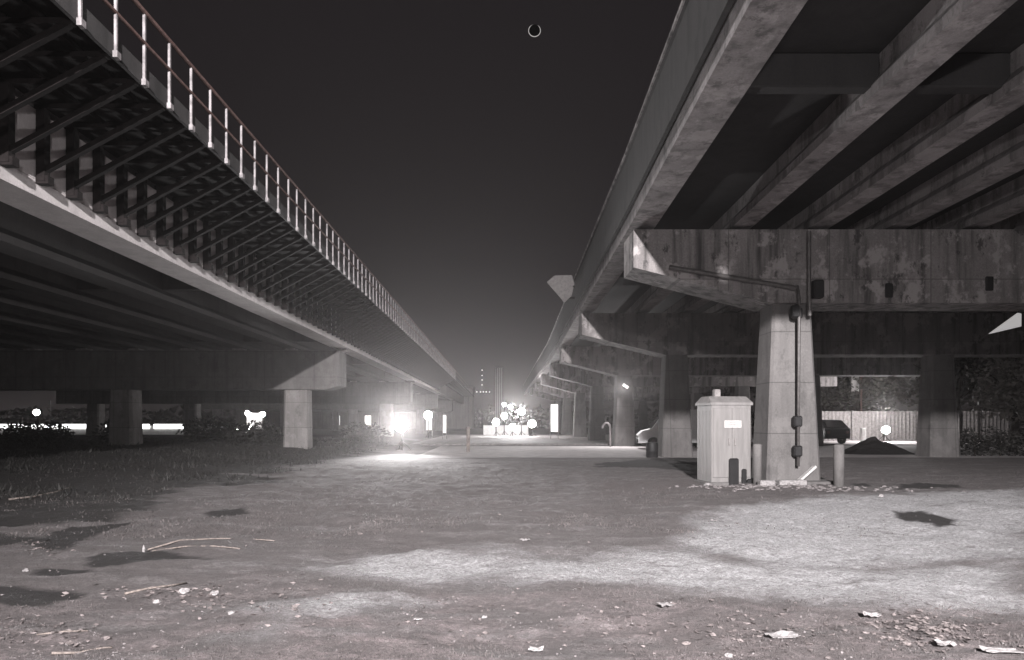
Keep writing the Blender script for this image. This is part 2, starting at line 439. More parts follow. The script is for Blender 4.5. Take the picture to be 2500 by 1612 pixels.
def taper_col(mb, cx, cy, wb, wt, db, dt, z0, z1, ch=.06):
    rings = []
    for z, w, dd in ((z0, wb, db), (z1, wt, dt)):
        a, e = w / 2, dd / 2
        rings.append([(cx + x, cy + y2, z) for x, y2 in ((-a + ch, -e), (a - ch, -e), (a, -e + ch), (a, e - ch), (a - ch, e), (-a + ch, e), (-a, e - ch), (-a, -e + ch))])
    mb.loft(rings, True)
def right_pier(y, cx, label, second=True):
    dx = rdx(y)
    p = empty('bridge_pier', (cx, y, 0), label, 'bridge pier', 'tapered piers of the right overpass')
    c = MB(); xl = 3.16 + dx
    top, e0, mid = H(4.56), H(3.66), H(2.82)
    prof = [(xl, e0), (cx - .55, mid), (25.8 + dx, mid), (25.8 + dx, top), (xl, top)]
    prof = [(a, z) for a, z in prof]
    rings = [[(a, y + s, z) for a, z in prof] for s in (-.62, .62)]
    c.loft(rings, True); c.build('cap_beam', M['cap'], p)
    for g in allg:
        q = MB(); q.rbox(g + (.0 if g > 4 else -.08) + dx, y, top - .01, .34, .5, .10); q.build('bearing_pad', M['grey'], p)
    k = MB(); taper_col(k, cx, y, 1.34, .92, 1.1, .86, -.3, mid + .02); k.build('column', M['pier'], p)
    if second:
        k = MB(); taper_col(k, 18.5 + dx, y, 1.3, .92, 1.1, .86, -.3, mid + .02); k.build('column', M['pier'], p)
    return p
pier1 = right_pier(16.8, 7.02, 'nearest tapered concrete pier, beside the utility cabinet, with a drain pipe down its face')
right_pier(29.3, 7.50, 'second tapered pier, half in shade, just left of the utility cabinet')
right_pier(42.0, 7.62, 'third tapered pier, lit pale low down with a white mark up its face')
right_pier(54.5, 7.75, 'fourth pier in the right row, slimmer and further off behind the third')
right_pier(67.0, 7.85, 'fifth pier in the right row, a narrow pale upright far under the overpass')
right_pier(80.0, 7.9, 'sixth pier in the right row, beside the tall lit white panel')
right_pier(93.0, 7.95, 'most distant pier of the right row, barely seen between the lights', True)

# pipework and boxes fixed on the nearest pier
yf = 16.8 - .62
pm = MB()
pm.tube([(gx(1632, yf), yf - .10, gz(655, yf)), (gx(1905, yf), yf - .10, gz(700, yf)), (gx(1938, yf), yf - .10, gz(706, yf))], .055, 10)
pm.build('conduit', M['pipe'], pier1)
pm = MB()
xp = gx(1944, yf)
pm.tube([(xp - .02, yf - .10, H(3.2)), (xp, yf - .16, H(2.9)), (xp, yf - .14, H(1.5)), (xp, yf - .10, .45)], .036, 10)
dp = pm.build('drain_pipe', M['pipe'], pier1, True)
for z in (H(.02) + -.02, H(-.70), H(2.55)):
    q = MB(); q.rbox(xp - .01, yf - .08, z - .12, .19, .18, .26, 0, .03); q.build('pipe_clamp', M['dark'], dp)
q = MB(); q.rbox(gx(1990, yf), yf - .12, gz(731, yf), .24, .24, .42, 0, .03); q.build('junction_box', M['dark'], pier1)
q = MB(); q.rbox(gx(1937, yf), yf - .12, gz(778, yf), .18, .16, .30, 0, .03); q.build('junction_box', M['dark'], pier1)
q = MB(); q.tube([(gx(1972, yf), yf - .07, H(4.5)), (gx(1972, yf), yf - .07, H(3.0)), (gx(1974, yf), yf - .07, H(2.5))], .05, 8); q.build('downpipe', M['pipe'], pier1)
for px_, py_ in ((2170, 712), (2415, 695)):
    q = MB(); q.rbox(gx(px_, 16.18), 16.17, gz(py_, 16.18) - .15, .18, .06, .34, 0, .02); q.build('drain_outlet', M['dark'], pier1)
# plinth of the nearest pier
q = MB(); q.rbox(7.05, 16.7, -.2, 1.75, 1.6, .30, 0, .04); q.build('plinth', M['pier'], pier1)
# lamp fixed on the third pier
y3 = 42 - .52
wl = empty('wall_lamp', (gx(1527, y3), y3, gz(943, y3)), 'small bright lamp fixed on the upper face of the third right pier', 'wall lamp')
q = MB(); q.rbox(gx(1527, y3), y3 + .05, gz(950, y3), .34, .10, .20, 0, .04); q.build('housing', M['steel'], wl)
q = MB(); q.tube([(gx(1521, y3), y3 - .06, gz(939, y3)), (gx(1533, y3), y3 - .06, gz(947, y3))], .085, 10); q.build('bulb', M['sign'], wl)

# road sign hung outside the parapet of the right overpass
ys_ = 30.0
sg = empty('road_sign', (gx(1390, ys_), ys_, H(5.2)), 'pale blank back of a tilted road sign hung outside the right parapet', 'road sign')
pts = [(1335, 689), (1354, 672), (1398, 669), (1404, 690), (1397, 720), (1379, 737)]
q = MB(); q.loft([[(gx(a, ys_), ys_ + o + (a - 1335) * .004, gz(b2, ys_)) for a, b2 in pts] for o in (0, .06)], True); q.build('panel', M['pipe'], sg)
q = MB(); q.bar((gx(1380, ys_), ys_ + .3, H(6.0)), (3.2 + rdx(ys_), ys_ + .3, H(6.0)), .08, .08); q.bar((gx(1380, ys_), ys_ + .3, H(5.5)), (3.2 + rdx(ys_), ys_ + .3, H(5.5)), .08, .08); q.build('bracket', M['steel'], sg)

# ------------------------------------------------------------------ left overpass
LX, LE = -7.4, -5.3
LY = [-34, -15, 0, 8, 33.7, 60, 86, 112, 140]
lb = empty('overpass', (-20, 33.7, 5.1), 'left hand overpass with a bracketed steel walkway and railing along its edge', 'overpass', 'overpasses')
d = MB(); d.sweep([(LX - .1, H(5.0)), (LX - .1, H(5.3)), (-40, H(5.3)), (-40, H(5.0))], LY); d.build('deck', M['soffit'], lb)
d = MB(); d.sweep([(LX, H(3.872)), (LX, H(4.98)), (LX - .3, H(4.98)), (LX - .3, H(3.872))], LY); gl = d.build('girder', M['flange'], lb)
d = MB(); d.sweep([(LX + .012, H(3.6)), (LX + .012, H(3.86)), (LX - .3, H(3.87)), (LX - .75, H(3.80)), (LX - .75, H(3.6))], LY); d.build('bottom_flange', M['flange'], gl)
for k in range(1, 12):
    xc = LX - .3 - 2.55 * k
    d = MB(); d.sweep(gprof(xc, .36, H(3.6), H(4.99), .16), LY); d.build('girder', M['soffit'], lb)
for yy in (-6, 20.5, 33.7, 46.8, 60, 73):  # those over the piers are added to block light between girders
    d = MB()
    for k in range(0, 11):
        a = LX - .3 - 2.55 * k
        d.box(a - 2.4, a - .15, yy - .12, yy + .12, H(3.95), H(4.97), .02)
    d.build('diaphragm', M['soffit'], lb)
# walkway
d = MB(); d.sweep([(LX - .09, H(5.16)), (LX - .09, H(5.22)), (LE - .06, H(5.22)), (LE - .06, H(5.16))], LY); d.build('walkway_floor', M['steel'], lb)
d = MB(); d.sweep([(LE - .055, H(5.02)), (LE - .055, H(5.30)), (LE, H(5.30)), (LE, H(5.02))], LY); d.build('edge_beam', M['parapet'], lb)
d = MB()
for xs_ in (-5.8, -6.3, -6.8): d.sweep([(xs_ - .04, H(5.08)), (xs_ - .04, H(5.155)), (xs_ + .04, H(5.155)), (xs_ + .04, H(5.08))], LY)
d.build('stringer', M['steel'], lb)
SP = .765; Y0 = 10.9 - 5 * SP
def shared(mb, name, mat, y0, n, parent):
    first = mb.build(name, mat, parent); lst = [first]
    for k in range(1, n):
        c = first.copy(); COL.objects.link(c); c.parent = parent; c.location = (random.uniform(-.006, .006), k * SP + random.uniform(-.02, .02), random.uniform(-.012, .012)); lst.append(c)
    return lst
NB = 98
br = MB(); y = Y0
br.box(LX + .03, LX + .17, y - .07, y + .07, H(3.84), H(5.0))
br.bar((LX + .06, y, H(3.98)), (LE - .12, y, H(5.02)), .085, .085)
br.box(LX - .02, LE - .06, y - .045, y + .045, H(5.0), H(5.078))
br.box(LX + .02, LX + .22, y - .06, y + .09, H(3.80), H(3.93))
shared(br, 'bracket', M['steel'], y, NB, lb)
po = MB()
po.box(LE + .005, LE + .042, y - .017, y + .017, H(4.98), H(6.1))
po.box(LE + .005, LE + .07, y - .05, y + .05, H(4.98), H(5.07))
shared(po, 'railing_post', M['galv'], y, NB, lb)
for zz, rr in ((6.08, .034), (5.62, .026)):
    d = MB(); d.tube([(LE + .03, a, H(zz)) for a in (-34, 140)], rr, 8); d.build('rail', M['rust'], lb)

def left_pier(y, label):
    p = empty('bridge_pier', (-20, y, 0), label, 'bridge pier', 'broad piers of the left overpass')
    c = MB(); pr = [(-7.74, H(1.75)), (-8.4, H(1.56)), (-38.5, H(1.56)), (-38.5, H(3.45)), (-7.74, H(3.45))]
    c.loft([[(a, y + s, z) for a, z in pr] for s in (-.75, .75)], True); c.build('cap_beam', M['pier'], p)
    for k in range(12):
        q = MB(); q.rbox(LX - .35 - 2.55 * k, y, H(3.44), .5, .6, .155); q.build('bearing_pad', M['grey'], p)
    for x in (-9.95, -18.45, -27.0, -35.5):
        k = MB(); taper_col(k, x, y, 1.2, 1.1, 1.2, 1.1, -.2, H(1.57), .12); k.build('column', M['pierend'], p)
left_pier(33.7, 'nearest pier of the left overpass, its pale end column lit beside the weeds')
left_pier(60.0, 'second pier of the left overpass, dim columns seen past the nearest one')
left_pier(86.0, 'third pier of the left overpass, far back behind the glaring floodlight')
left_pier(112.0, 'farthest pier of the left overpass, close to where its lines meet')

# ------------------------------------------------------------------ cabinet, bollards, odds and ends by the pier
yc = 15.9
cx0 = gx(1742, yc); cab = empty('utility_cabinet', (cx0 + .55, yc + .4, 0), 'tall grey metal utility cabinet with a shallow roof and small plate beside the nearest pier', 'utility cabinet')
rot = R(8)
ccx, ccy = gx(1782, yc), yc + .45
cw, cd, chh = .98, .80, 1.98
def cl(u, v): return (ccx + u * math.cos(rot) - v * math.sin(rot), ccy + u * math.sin(rot) + v * math.cos(rot))
q = MB(); q.rbox(ccx, ccy, .08, cw, cd, chh - .16, rot, .015); q.build('body', M['cabinet'], cab)
q = MB(); q.rbox(ccx, ccy, -.15, cw + .12, cd + .12, .24, rot, .02); q.build('plinth', M['pier'], cab)
q = MB()
ov = .03
rings = []
for z, sc, in ((chh - .09, 1.0), (chh - .03, 1.0), (chh + .12, .45)):
    rings.append([(*cl(u * (cw / 2 + ov) * (1 if z < chh else .9), v * (cd / 2 + ov) * sc), z) for u, v in ((-1, -1), (1, -1), (1, 1), (-1, 1))])
q.loft(rings, True); rf = q.build('roof', M['cabinet'], cab)
vx, vy = cl(-.13, .1)
q = MB(); q.rbox(vx, vy, chh + .05, .15, .15, .25, rot, .015); q.build('vent', M['grey'], rf)
for u0, u1 in ((-.46, -.015), (.015, .46)):
    q = MB(); x_, y_ = cl((u0 + u1) / 2, -cd / 2 - .012); q.rbox(x_, y_, .20, u1 - u0, .025, 1.62, rot, .008); dr = q.build('door', M['cabinet'], cab)
    q = MB(); x_, y_ = cl(u0 + .06 if u0 > 0 else u1 - .06, -cd / 2 - .04); q.rbox(x_, y_, .95, .03, .04, .16, rot, .008); q.build('handle', M['grey'], dr)
q = MB(); x_, y_ = cl(.02, -cd / 2 - .034); q.rbox(x_, y_, 1.36, .42, .012, .17, rot, .004); pl = q.build('plate', M['plate'], cab)
q = MB()
for i in range(3):
    x_, y_ = cl(.02, -cd / 2 - .0425); q.rbox(x_, y_, 1.395 + i * .042, .30 - .05 * i, .004, .014, rot)
q.build('lettering', M['grey'], pl)
q = MB(); x_, y_ = cl(.02, -cd / 2 - .075); q.rbox(x_, y_, -.03, .23, .09, .68, rot, .03); q.build('base_cover', M['dark'], cab)
q = MB(); x_, y_ = cl(.34, -cd / 2 - .06); q.rbox(x_ - .06, y_ - .02, -.03, .11, .08, .43, rot, .025); x2, y2 = cl(.42, -cd / 2 - .06); q.rbox(x2 + .03, y2 - .02, -.03, .20, .076, .20, rot, .025); q.build('cable_elbow', M['dark'], cab)
for i in range(4):
    q = MB(); x_, y_ = cl(-cw / 2 - .003, -cd / 2 + .13 + i * .18); q.rbox(x_, y_, .25, .010, .03, 1.5, rot, .004); q.build('side_rib', M['cabinet'], cab)

def bollard(x, y, h, r, label):
    z = gh(x, y)
    q = MB(); q.lathe([(r, -.2), (r, h - .06), (r * .93, h - .02), (r * .6, h)], (x, y, z), 18); q.smooth = False
    return tag(q.build('bollard', M['pier'], None, True), label, 'bollard', 'bollards guarding the pier')
bollard(gx(1849, 15.7), 15.7, .92, .10, 'pale round bollard standing between the cabinet and the nearest pier')
bollard(gx(2048, 15.6), 15.6, .95, .115, 'pale round bollard standing alone to the right of the nearest pier')

def simple(name, mb, mat, label, cat, group=None, smooth=False): return tag(mb.build(name, mat, None, smooth), label, cat, group)
q = MB(); q.bar((gx(1946, 15.75), 15.75, .10), (gx(1989, 15.85), 15.85, .46), .14, .05); simple('plank', q, M['plate'], 'short pale plank leaning against the foot of the nearest pier', 'plank')
for (a, c, w, lab) in ((1871, 1181, .34, 'small white block on the ground between the bollard and the pier foot'), (1933, 1182, .62, 'long white kerb block lying in front of the nearest pier')):
    x_, y_ = gx(a, 15.35), 15.35; q = MB(); q.rbox(x_, y_, gh(x_, y_) - .02, w, .2, .13, .03, .02); simple('concrete_block', q, M['paper'], lab, 'concrete block', 'blocks at the pier foot')

# drum, gooseneck pipe, small post
x_, y_ = gx(1577, 29.8), 28.6
q = MB(); q.lathe([(.24, 0), (.25, .02), (.25, .28), (.265, .30), (.25, .32), (.25, .62), (.24, .65)], (x_, y_, -.02), 18); simple('barrel', q, M['dark'], 'black barrel standing left of the second right pier at the road edge', 'barrel', smooth=True)
yg = 40.5; xg = gx(1490, yg)
q = MB(); q.tube([(xg, yg, -.05), (xg, yg, 1.1), (xg - .03, yg, 1.28), (xg - .16, yg, 1.42), (xg - .30, yg, 1.42), (xg - .43, yg, 1.28), (xg - .45, yg, 1.1)], .06, 10); simple('vent_pipe', q, M['galv'], 'bent gooseneck pipe standing left of the third right pier', 'vent pipe', smooth=True)
xw, yw = G(1143, 1104)
q = MB(); q.rbox(xw, yw, -.05, .16, .16, 1.30, .2, .015); simple('post', q, M['wood'], 'weathered wooden post standing alone before the crossing road', 'post')
q = MB(); x_, y_ = G(1535, 1082); q.lathe([(.06, 0), (.06, .9), (.05, .95)], (x_, y_, 0), 10); simple('post', q, M['galv'], 'thin pale post just right of the third right pier', 'post')

# ------------------------------------------------------------------ vehicles
def car(loc, rotz, body_m, label, L=4.4, Wd=1.8, Ht=1.5, van=False, light=None):
    root = empty('parked_car' if not van else 'parked_van', (0, 0, 0), label, 'car' if not van else 'van')
    q = MB()
    if van: prof = [(-L/2, .35), (L/2, .32), (L/2, .75), (L/2 - .25, .98), (L/2 - .75, 1.1), (L/2 - 1.5, Ht), (-L/2 + .1, Ht), (-L/2, Ht - .12)]
    else: prof = [(-L/2 + .05, .35), (L/2 - .05, .32), (L/2, .55), (L/2 - .12, .74), (L/2 - 1.15, .90), (L/2 - 1.85, Ht - .04), (L/2 - 2.4, Ht), (-L/2 + .75, Ht - .02), (-L/2 + .12, Ht - .55), (-L/2, Ht - .62)]
    belt = .95 if not van else 1.05
    rings = []
    for s, ins in ((-1, .06), (-1, 0), (1, 0), (1, .06)):
        r = []
        for x, z in prof:
            tum = max(0, z - belt) * .22
            r.append((x * (1 - ins * .3), s * (Wd / 2 - ins * .0 - tum - (0.05 if ins else 0) * -1 - (.05 if not ins else 0)), z))
        rings.append(r)
    q.loft([rings[0], rings[3]], True)
    q.build('body', body_m, root)
    # side windows
    for s in (-1, 1):
        yb = s * (Wd / 2 + .05)
        wz0, wz1 = belt + .04, Ht - .14
        x1a, x0a = (L/2 - 1.35, -L/2 + .5) if not van else (L/2 - 1.1, L/2 - 2.2)
        for a, c in (((x0a, (x0a + x1a) / 2 - .05), ((x0a + x1a) / 2 + .05, x1a)) if not van else ((x0a, x1a),)):
            q = MB(); t0, t1 = (wz0 - belt) * .22, (wz1 - belt) * .22
            pts = [(a, yb - s * (t0 - .012), wz0), (c, yb - s * (t0 - .012), wz0), (c - .3 if c == x1a else c, yb - s * (t1 - .012), wz1), (a + (.2 if a == x0a and not van else 0), yb - s * (t1 - .012), wz1)]
            q.loft([pts, [(p[0], p[1] - s * .03, p[2]) for p in pts]], True); q.build('window', M['glass'], root)
        for xw_ in (L/2 - .85, -L/2 + .8):
            q = MB(); q.disc((xw_, s * (Wd / 2 - .06), .32), .32, (0, 1, 0), 20, .24); wh = q.build('wheel', M['rubber'], root)
            q = MB(); q.disc((xw_, s * (Wd / 2 + .055), .32), .19, (0, 1, 0), 14, .04); q.build('rim', M['galv'], wh)
        q = MB(); q.rbox(L/2 - .07, s * (Wd / 2 - .3), .58, .14, .36, .14, 0, .03); q.build('headlight', light or M['glass'], root)
        q = MB(); q.rbox(-L/2 + .02, s * (Wd / 2 - .2), .68, .08, .22, .2, 0, .02); q.build('taillight', M['rust'], root)
    # rear and front glass
    if van:
        q = MB(); pr = [(L/2 - .72, 1.12), (L/2 - 1.44, Ht - .08)]
    else:
        pr = [(L/2 - 1.2, .93), (L/2 - 1.8, Ht - .08)]
        q = MB(); z0, z1 = Ht - .50, Ht - .08
        f = lambda z: -L/2 + .12 + (z - (Ht - .55)) / .53 * .63
        w = Wd / 2 - .2
        pts = [(f(z0) - .012, -w, z0), (f(z0) - .012, w, z0), (f(z1) - .012, w - .08, z1), (f(z1) - .012, -w + .08, z1)]
        q.loft([pts, [(p[0] + .03, p[1], p[2]) for p in pts]], True); q.build('rear_window', M['glass'], root)
    q = MB(); w = Wd / 2 - .14
    pts = [(pr[0][0] + .012, -w, pr[0][1]), (pr[0][0] + .012, w, pr[0][1]), (pr[1][0] + .012, w - .08, pr[1][1]), (pr[1][0] + .012, -w + .08, pr[1][1])]
    q.loft([pts, [(p[0] - .03, p[1], p[2] - .01) for p in pts]], True); q.build('windscreen', M['glass'], root)
    q = MB(); q.rbox(-L/2 + .02, 0, .36, .1, Wd - .1, .2, 0, .03); q.rbox(L/2 - .03, 0, .34, .1, Wd - .1, .2, 0, .03); q.build('bumper', M['rubber'], root)
    root.location = loc; root.rotation_euler = (0, 0, rotz); return root
car((gx(2005, 47), 47.5, .02), R(100), M['carpaint'], 'dark parked car seen from behind, partly hidden by the nearest pier', 4.3, 1.8, 1.62)
car((gx(1650, 38), 38.0, .02), R(172), M['whitecar'], 'white parked van mostly hidden behind the second right pier and the cabinet', 4.3, 1.85, 2.15, van=True)
car((gx(538, 76), 76.0, .05), R(10), M['whitecar'], 'small white car lit up beyond the columns of the left overpass', 3.6, 1.6, 1.25, light=M['lamp'])  # glowing headlights added to supply the bright patch here

# ------------------------------------------------------------------ lamps in view
def floodlight(px, py, Y, rpx, label, post=True, mat='lamp'):
    x, z, r = gx(px, Y), gz(py, Y), rpx * Y / F
    p = empty('floodlight', (x, Y, 0), label, 'floodlight', 'floodlights')
    n = Vector((-x, -Y, EYE - z)).normalized()
    q = MB(); q.disc(Vector((x, Y, z)) - n * -.02, r, n, 28, .04); q.build('lens', M[mat], p)
    q = MB(); c = Vector((x, Y, z)); q.tube([c - n * .02, c - n * .3], [r * 1.04, r * .55], 24); q.build('housing', M['steel'], p)
    if post:
        q = MB(); q.tube([(x, Y + .25, -.1), (x, Y + .25, max(.2, z - r * .6))], .05, 8)
        for a in (0, 2.1, 4.2): q.tube([(x + math.cos(a) * .5, Y + .25 + math.sin(a) * .5, 0), (x, Y + .25, .5)], .025, 6)
        q.build('stand', M['steel'], p)
    return p
floodlight(979, 1038, 36, 16, 'huge glaring white floodlight low down left of the middle', True, 'lampbig')
floodlight(1273, 1005, 72, 8, 'larger upper floodlight in the bright cluster, right of the dim tower', True, 'lampmid')
floodlight(1211, 1031, 70, 8, 'lower left floodlight of the bright central cluster, just above the white wall', True, 'lampmid')
floodlight(1231, 1016, 74, 7, 'middle floodlight of the bright central cluster', True, 'lampmid')
floodlight(1251, 1043, 71, 8, 'lowest small floodlight of the central cluster, over the white wall')
floodlight(1299, 1035, 69, 9, 'rightmost floodlight of the bright central cluster')
floodlight(1231, 988, 80, 4.5, 'small high lamp at the top left of the central cluster')
floodlight(1246, 993, 80, 5, 'small high lamp at the top right of the central cluster')
floodlight(1045, 1014, 62, 10, 'bright lamp on a pale post right of the big floodlight')
floodlight(2163, 1050, 52, 9, 'small floodlight on the ground before the pale fence at right', True)
floodlight(89, 1007, 78, 7, 'lone lamp shining far left above the lit white barrier')
floodlight(226, 1036, 78, 6, 'small lamp between the dim columns at far left')

lamp('glare_lamp_light', 'SPOT', (gx(979, 35.9), 35.9, gz(1038, 35.9)), 17000, (-.5, 0, 4.6), (1, .98, .98), .25, 52, 1.0)
lamp('cluster_glare_light', 'SPOT', (gx(1262, 71.5), 71.5, gz(1008, 71.5)), 15000, (0, 0, 6), (1, .98, .98), .3, 40, 1.0)

def panel(name, px0, px1, py0, py1, Y, mat, label, cat, posts=True, th=.12):
    x0, x1, z0, z1 = gx(px0, Y), gx(px1, Y), gz(py1, Y), gz(py0, Y)
    p = empty(name, ((x0 + x1) / 2, Y, 0), label, cat)
    q = MB(); q.box(x0, x1, Y - th / 2, Y + th / 2, z0, z1, .02); q.build('panel', M[mat], p)
    q = MB()
    e = .06
    q.box(x0 - e, x0 - .003, Y - th, Y + th, 0 if posts else z0, z1 + e); q.box(x1 + .003, x1 + e, Y - th, Y + th, 0 if posts else z0, z1 + e)
    q.box(x0 - .002, x1 + .002, Y - th, Y + th, z1 + .003, z1 + e); q.build('frame', M['grey'], p)
    return p
panel('sign_pylon', 1345, 1362, 988, 1054, 60, 'sign', 'tall narrow white lit panel right of the central lights', 'sign')
panel('sign_pylon', 1041, 1054, 1024, 1050, 62.4, 'sign', 'short white lit panel under the lamp right of the big floodlight', 'sign')
panel('sign_pylon', 1082, 1089, 1014, 1057, 58, 'window', 'thin lit upright panel halfway between big floodlight and central lights', 'sign')
sb = panel('sign_board', 604, 640, 1009, 1046, 68, 'plate', 'grey sign board with lamps on its corners, beyond the left columns', 'sign board')
for a, c, r in ((604, 1009, 5.5), (641, 1012, 6), (608, 1047, 7)):
    q = MB(); q.disc((gx(a, 67.6), 67.6, gz(c, 67.6)), r * 67.6 / F, (0, -1, 0), 16, .08); q.build('lamp', M['lamp'], sb)

def lamp_at(name, px, py, Y, power, size=.3):
    return lamp(name, 'POINT', (gx(px, Y), Y - .6, gz(py, Y)), power, None, (1, .97, .97), size)
lamp_at('fence_lamp_light', 2150, 1000, 50.5, 2200)
lamp_at('cluster_lamp_light', 1250, 985, 70, 1300)
lamp('wall_lamp_light', 'SPOT', (gx(1520, 41.3), 41.2, gz(945, 41.3)), 1500, (gx(1440, 36), 36.5, 0), (1, .97, .97), .1, 150, .8)

# low white wall under the central lights, far barrier at left with added glow strips
q = MB(); q.box(gx(1180, 76), gx(1290, 76), 76, 76.3, 0, 1.1, .02); simple('low_wall', q, M['white'], 'low white wall brightly lit beneath the central floodlights', 'wall')
bar_ = empty('barrier', (-50, 80, 0), 'long low white barrier brightened by an added glowing strip at far left', 'barrier')
q = MB(); q.box(-64, -36, 80, 80.3, -.2, 1.05, .03); q.build('wall', M['white'], bar_)
for a in (-63.5, -57.4, -51.2, -45, -40.5):
    q = MB(); q.box(a, a + 5.8 if a < -45 else a + 4.0, 79.86, 79.98, .72, 1.22, .02); q.build('glow_strip', M['tube'], bar_)  # glowing strips added to make the barrier look brightly lit
q = MB(); q.tube([(gx(121, 79), 79, 0), (gx(121, 79), 79, 4.0)], .05, 8); q.tube([(gx(121, 79) - .5, 79, 3.2), (gx(121, 79) + .5, 79, 3.2)], .03, 6); simple('mast', q, M['pipe'], 'thin mast with a short crossbar above the white barrier at far left', 'mast')

# ------------------------------------------------------------------ buildings far off
bd = empty('warehouse', (-28, 150, 0), 'long low grey warehouse with lit windows where the left overpass ends', 'warehouse')
q = MB(); q.box(-58, -6, 150, 160, 0, 8.8); q.build('wall', M['facade'], bd)
q = MB(); q.box(-58.4, -5.6, 149.6, 160.4, 8.81, 9.3, .05); q.build('roof', M['grey'], bd)
for k in range(11):
    q = MB(); q.box(-57 + 5 * k, -56.7 + 5 * k, 149.8, 149.998, 0, 8.6); q.build('pilaster', M['grey'], bd)
for a0, a1 in ((865, 873), (891, 906), (822, 830)):
    Y = 149.95
    q = MB(); q.box(gx(a0, Y) - .12, gx(a1, Y) + .12, Y - .1, Y + .04, gz(1038, Y) - .12, gz(1015, Y) + .12); fr = q.build('window', M['grey'], bd)
    q = MB(); q.box(gx(a0, Y), gx(a1, Y), Y - .14, Y - .104, gz(1038, Y), gz(1015, Y)); q.build('pane', M['window'], fr)
tw = empty('tower', (gx(1217, 155), 155, 0), 'dim slender tower rising above the central lights', 'tower')
q = MB(); x0, x1 = gx(1208, 155), gx(1227, 155)
q.box(x0, x1, 155, 157, 0, gz(897, 155)); q.build('shaft', M['facade'], tw)
for k in range(4):
    q = MB(); q.box(x0 + .15 + .45 * k, x0 + .25 + .45 * k, 154.9, 154.998, 1, gz(899, 155)); q.build('rib', M['white'], tw)
mast = empty('lamp_mast', (gx(1177, 145), 145, 0), 'thin mast carrying a column and a row of tiny lamps, left of the dim tower', 'mast')
q = MB(); q.tube([(gx(1177, 145), 145, 0), (gx(1177, 145), 145, gz(900, 145))], .08, 6); q.bar((gx(1160, 145), 145, gz(959, 145)), (gx(1200, 145), 145, gz(957, 145)), .1, .1); q.build('pole', M['steel'], mast)
for a, c in [(1177, v) for v in (904, 917, 928, 940)] + [(v, 957) for v in (1164, 1173, 1180, 1187, 1195)]:
    q = MB(); q.blob((gx(a, 144.7), 144.7, gz(c, 144.7)), .14, 1, amp=0); q.build('lamp', M['window'], mast)

# ------------------------------------------------------------------ trees, bushes, hedge
def leaves(mb, c, r, n, size, seed, sq=(1, 1, .8), gaps=.42):
    rr = random.Random(seed); done = 0; tries = 0
    while done < n and tries < n * 8:
        tries += 1
        d = Vector((rr.gauss(0, 1), rr.gauss(0, 1), rr.gauss(0, 1))).normalized() * (rr.random() ** .45)
        if noise.noise(Vector((d.x * 2.1 + seed, d.y * 2.1, d.z * 2.1))) * .5 + .5 < gaps: continue
        k = 1 + .35 * noise.noise(d * 1.5 + Vector((seed * 1.7, 0, 0)))
        p = Vector((c[0] + d.x * r * sq[0] * k, c[1] + d.y * r * sq[1] * k, c[2] + d.z * r * sq[2] * k))
        if p.z < .02: continue
        a = Vector((rr.gauss(0, 1), rr.gauss(0, 1), rr.gauss(0, .6))).normalized(); b2 = a.cross(Vector((rr.gauss(0, 1), rr.gauss(0, 1), rr.gauss(0, 1)))).normalized()
        s = size * rr.uniform(.6, 1.4)
        mb.add([p - a * s, p + b2 * s * .5, p + a * s, p - b2 * s * .5], [(0, 1, 2, 3)]); done += 1
def tree(x, y, h, r, n, size, seed, label, mat='leaf', sq=(1, 1, .8), group='trees'):
    t = empty('tree', (x, y, 0), label, 'tree', group)
    q = MB(); z = 0; rr = random.Random(seed)
    q.tube([(x, y, -.2), (x + .1, y, h * .3), (x - .05, y + .1, h * .6), (x + .1, y, h * .85)], [.22, .17, .11, .04], 8)
    for k in range(6):
        a = rr.uniform(0, 6.28); z0 = h * rr.uniform(.35, .65)
        q.tube([(x, y, z0), (x + math.cos(a) * r * .45, y + math.sin(a) * r * .45, z0 + r * .35), (x + math.cos(a) * r * .8, y + math.sin(a) * r * .8, z0 + r * .55)], [.08, .05, .02], 6)
    q.build('trunk', M['bark'], t)
    q = MB()
    for k in range(5):
        a = rr.uniform(0, 6.28); o = r * .5
        leaves(q, (x + math.cos(a) * o, y + math.sin(a) * o, h * .68 + rr.uniform(-.3, .3) * r), r * .72, n // 5, size, seed + k * 7, sq)
    q.build('crown', M[mat], t); return t
def bush(x, y, r, n, size, seed, label, mat='weed', sq=(1.3, 1, .8), z=None, group='bushes'):
    q = MB(); leaves(q, (x, y, r * sq[2] * .55 if z is None else z), r, n, size, seed, sq, .35)
    b_ = empty('bush', (x, y, 0), label, 'bush', group); q.build('foliage', M[mat], b_)
    for k in range(4):
        st = MB(); st.tube([(x + .05 * k, y, -.1), (x + r * .5 * math.cos(k * 1.7), y + r * .4 * math.sin(k * 1.7), r * .8)], [.03, .01], 5); st.build('stem', M['bark'], b_)
    return b_
tree(25.2, 33.5, 5.4, 2.6, 5200, .13, 11, 'leafy tree coloured pale to look lit, at the far right edge under the overpass', 'leaflit')
tree(27.5, 41, 6.0, 3.2, 3800, .17, 12, 'dark leafy tree behind the hedge at far right', 'leaf')
tree(31.5, 60, 6.2, 3.0, 2600, .2, 13, 'dark spreading tree behind the pale fence, left of the right column', 'leaf', (1.4, 1, .7))
tree(26.2, 61, 5.2, 2.4, 2400, .2, 14, 'dark tree behind the left end of the pale fence', 'leaf', (1.4, 1, .6))
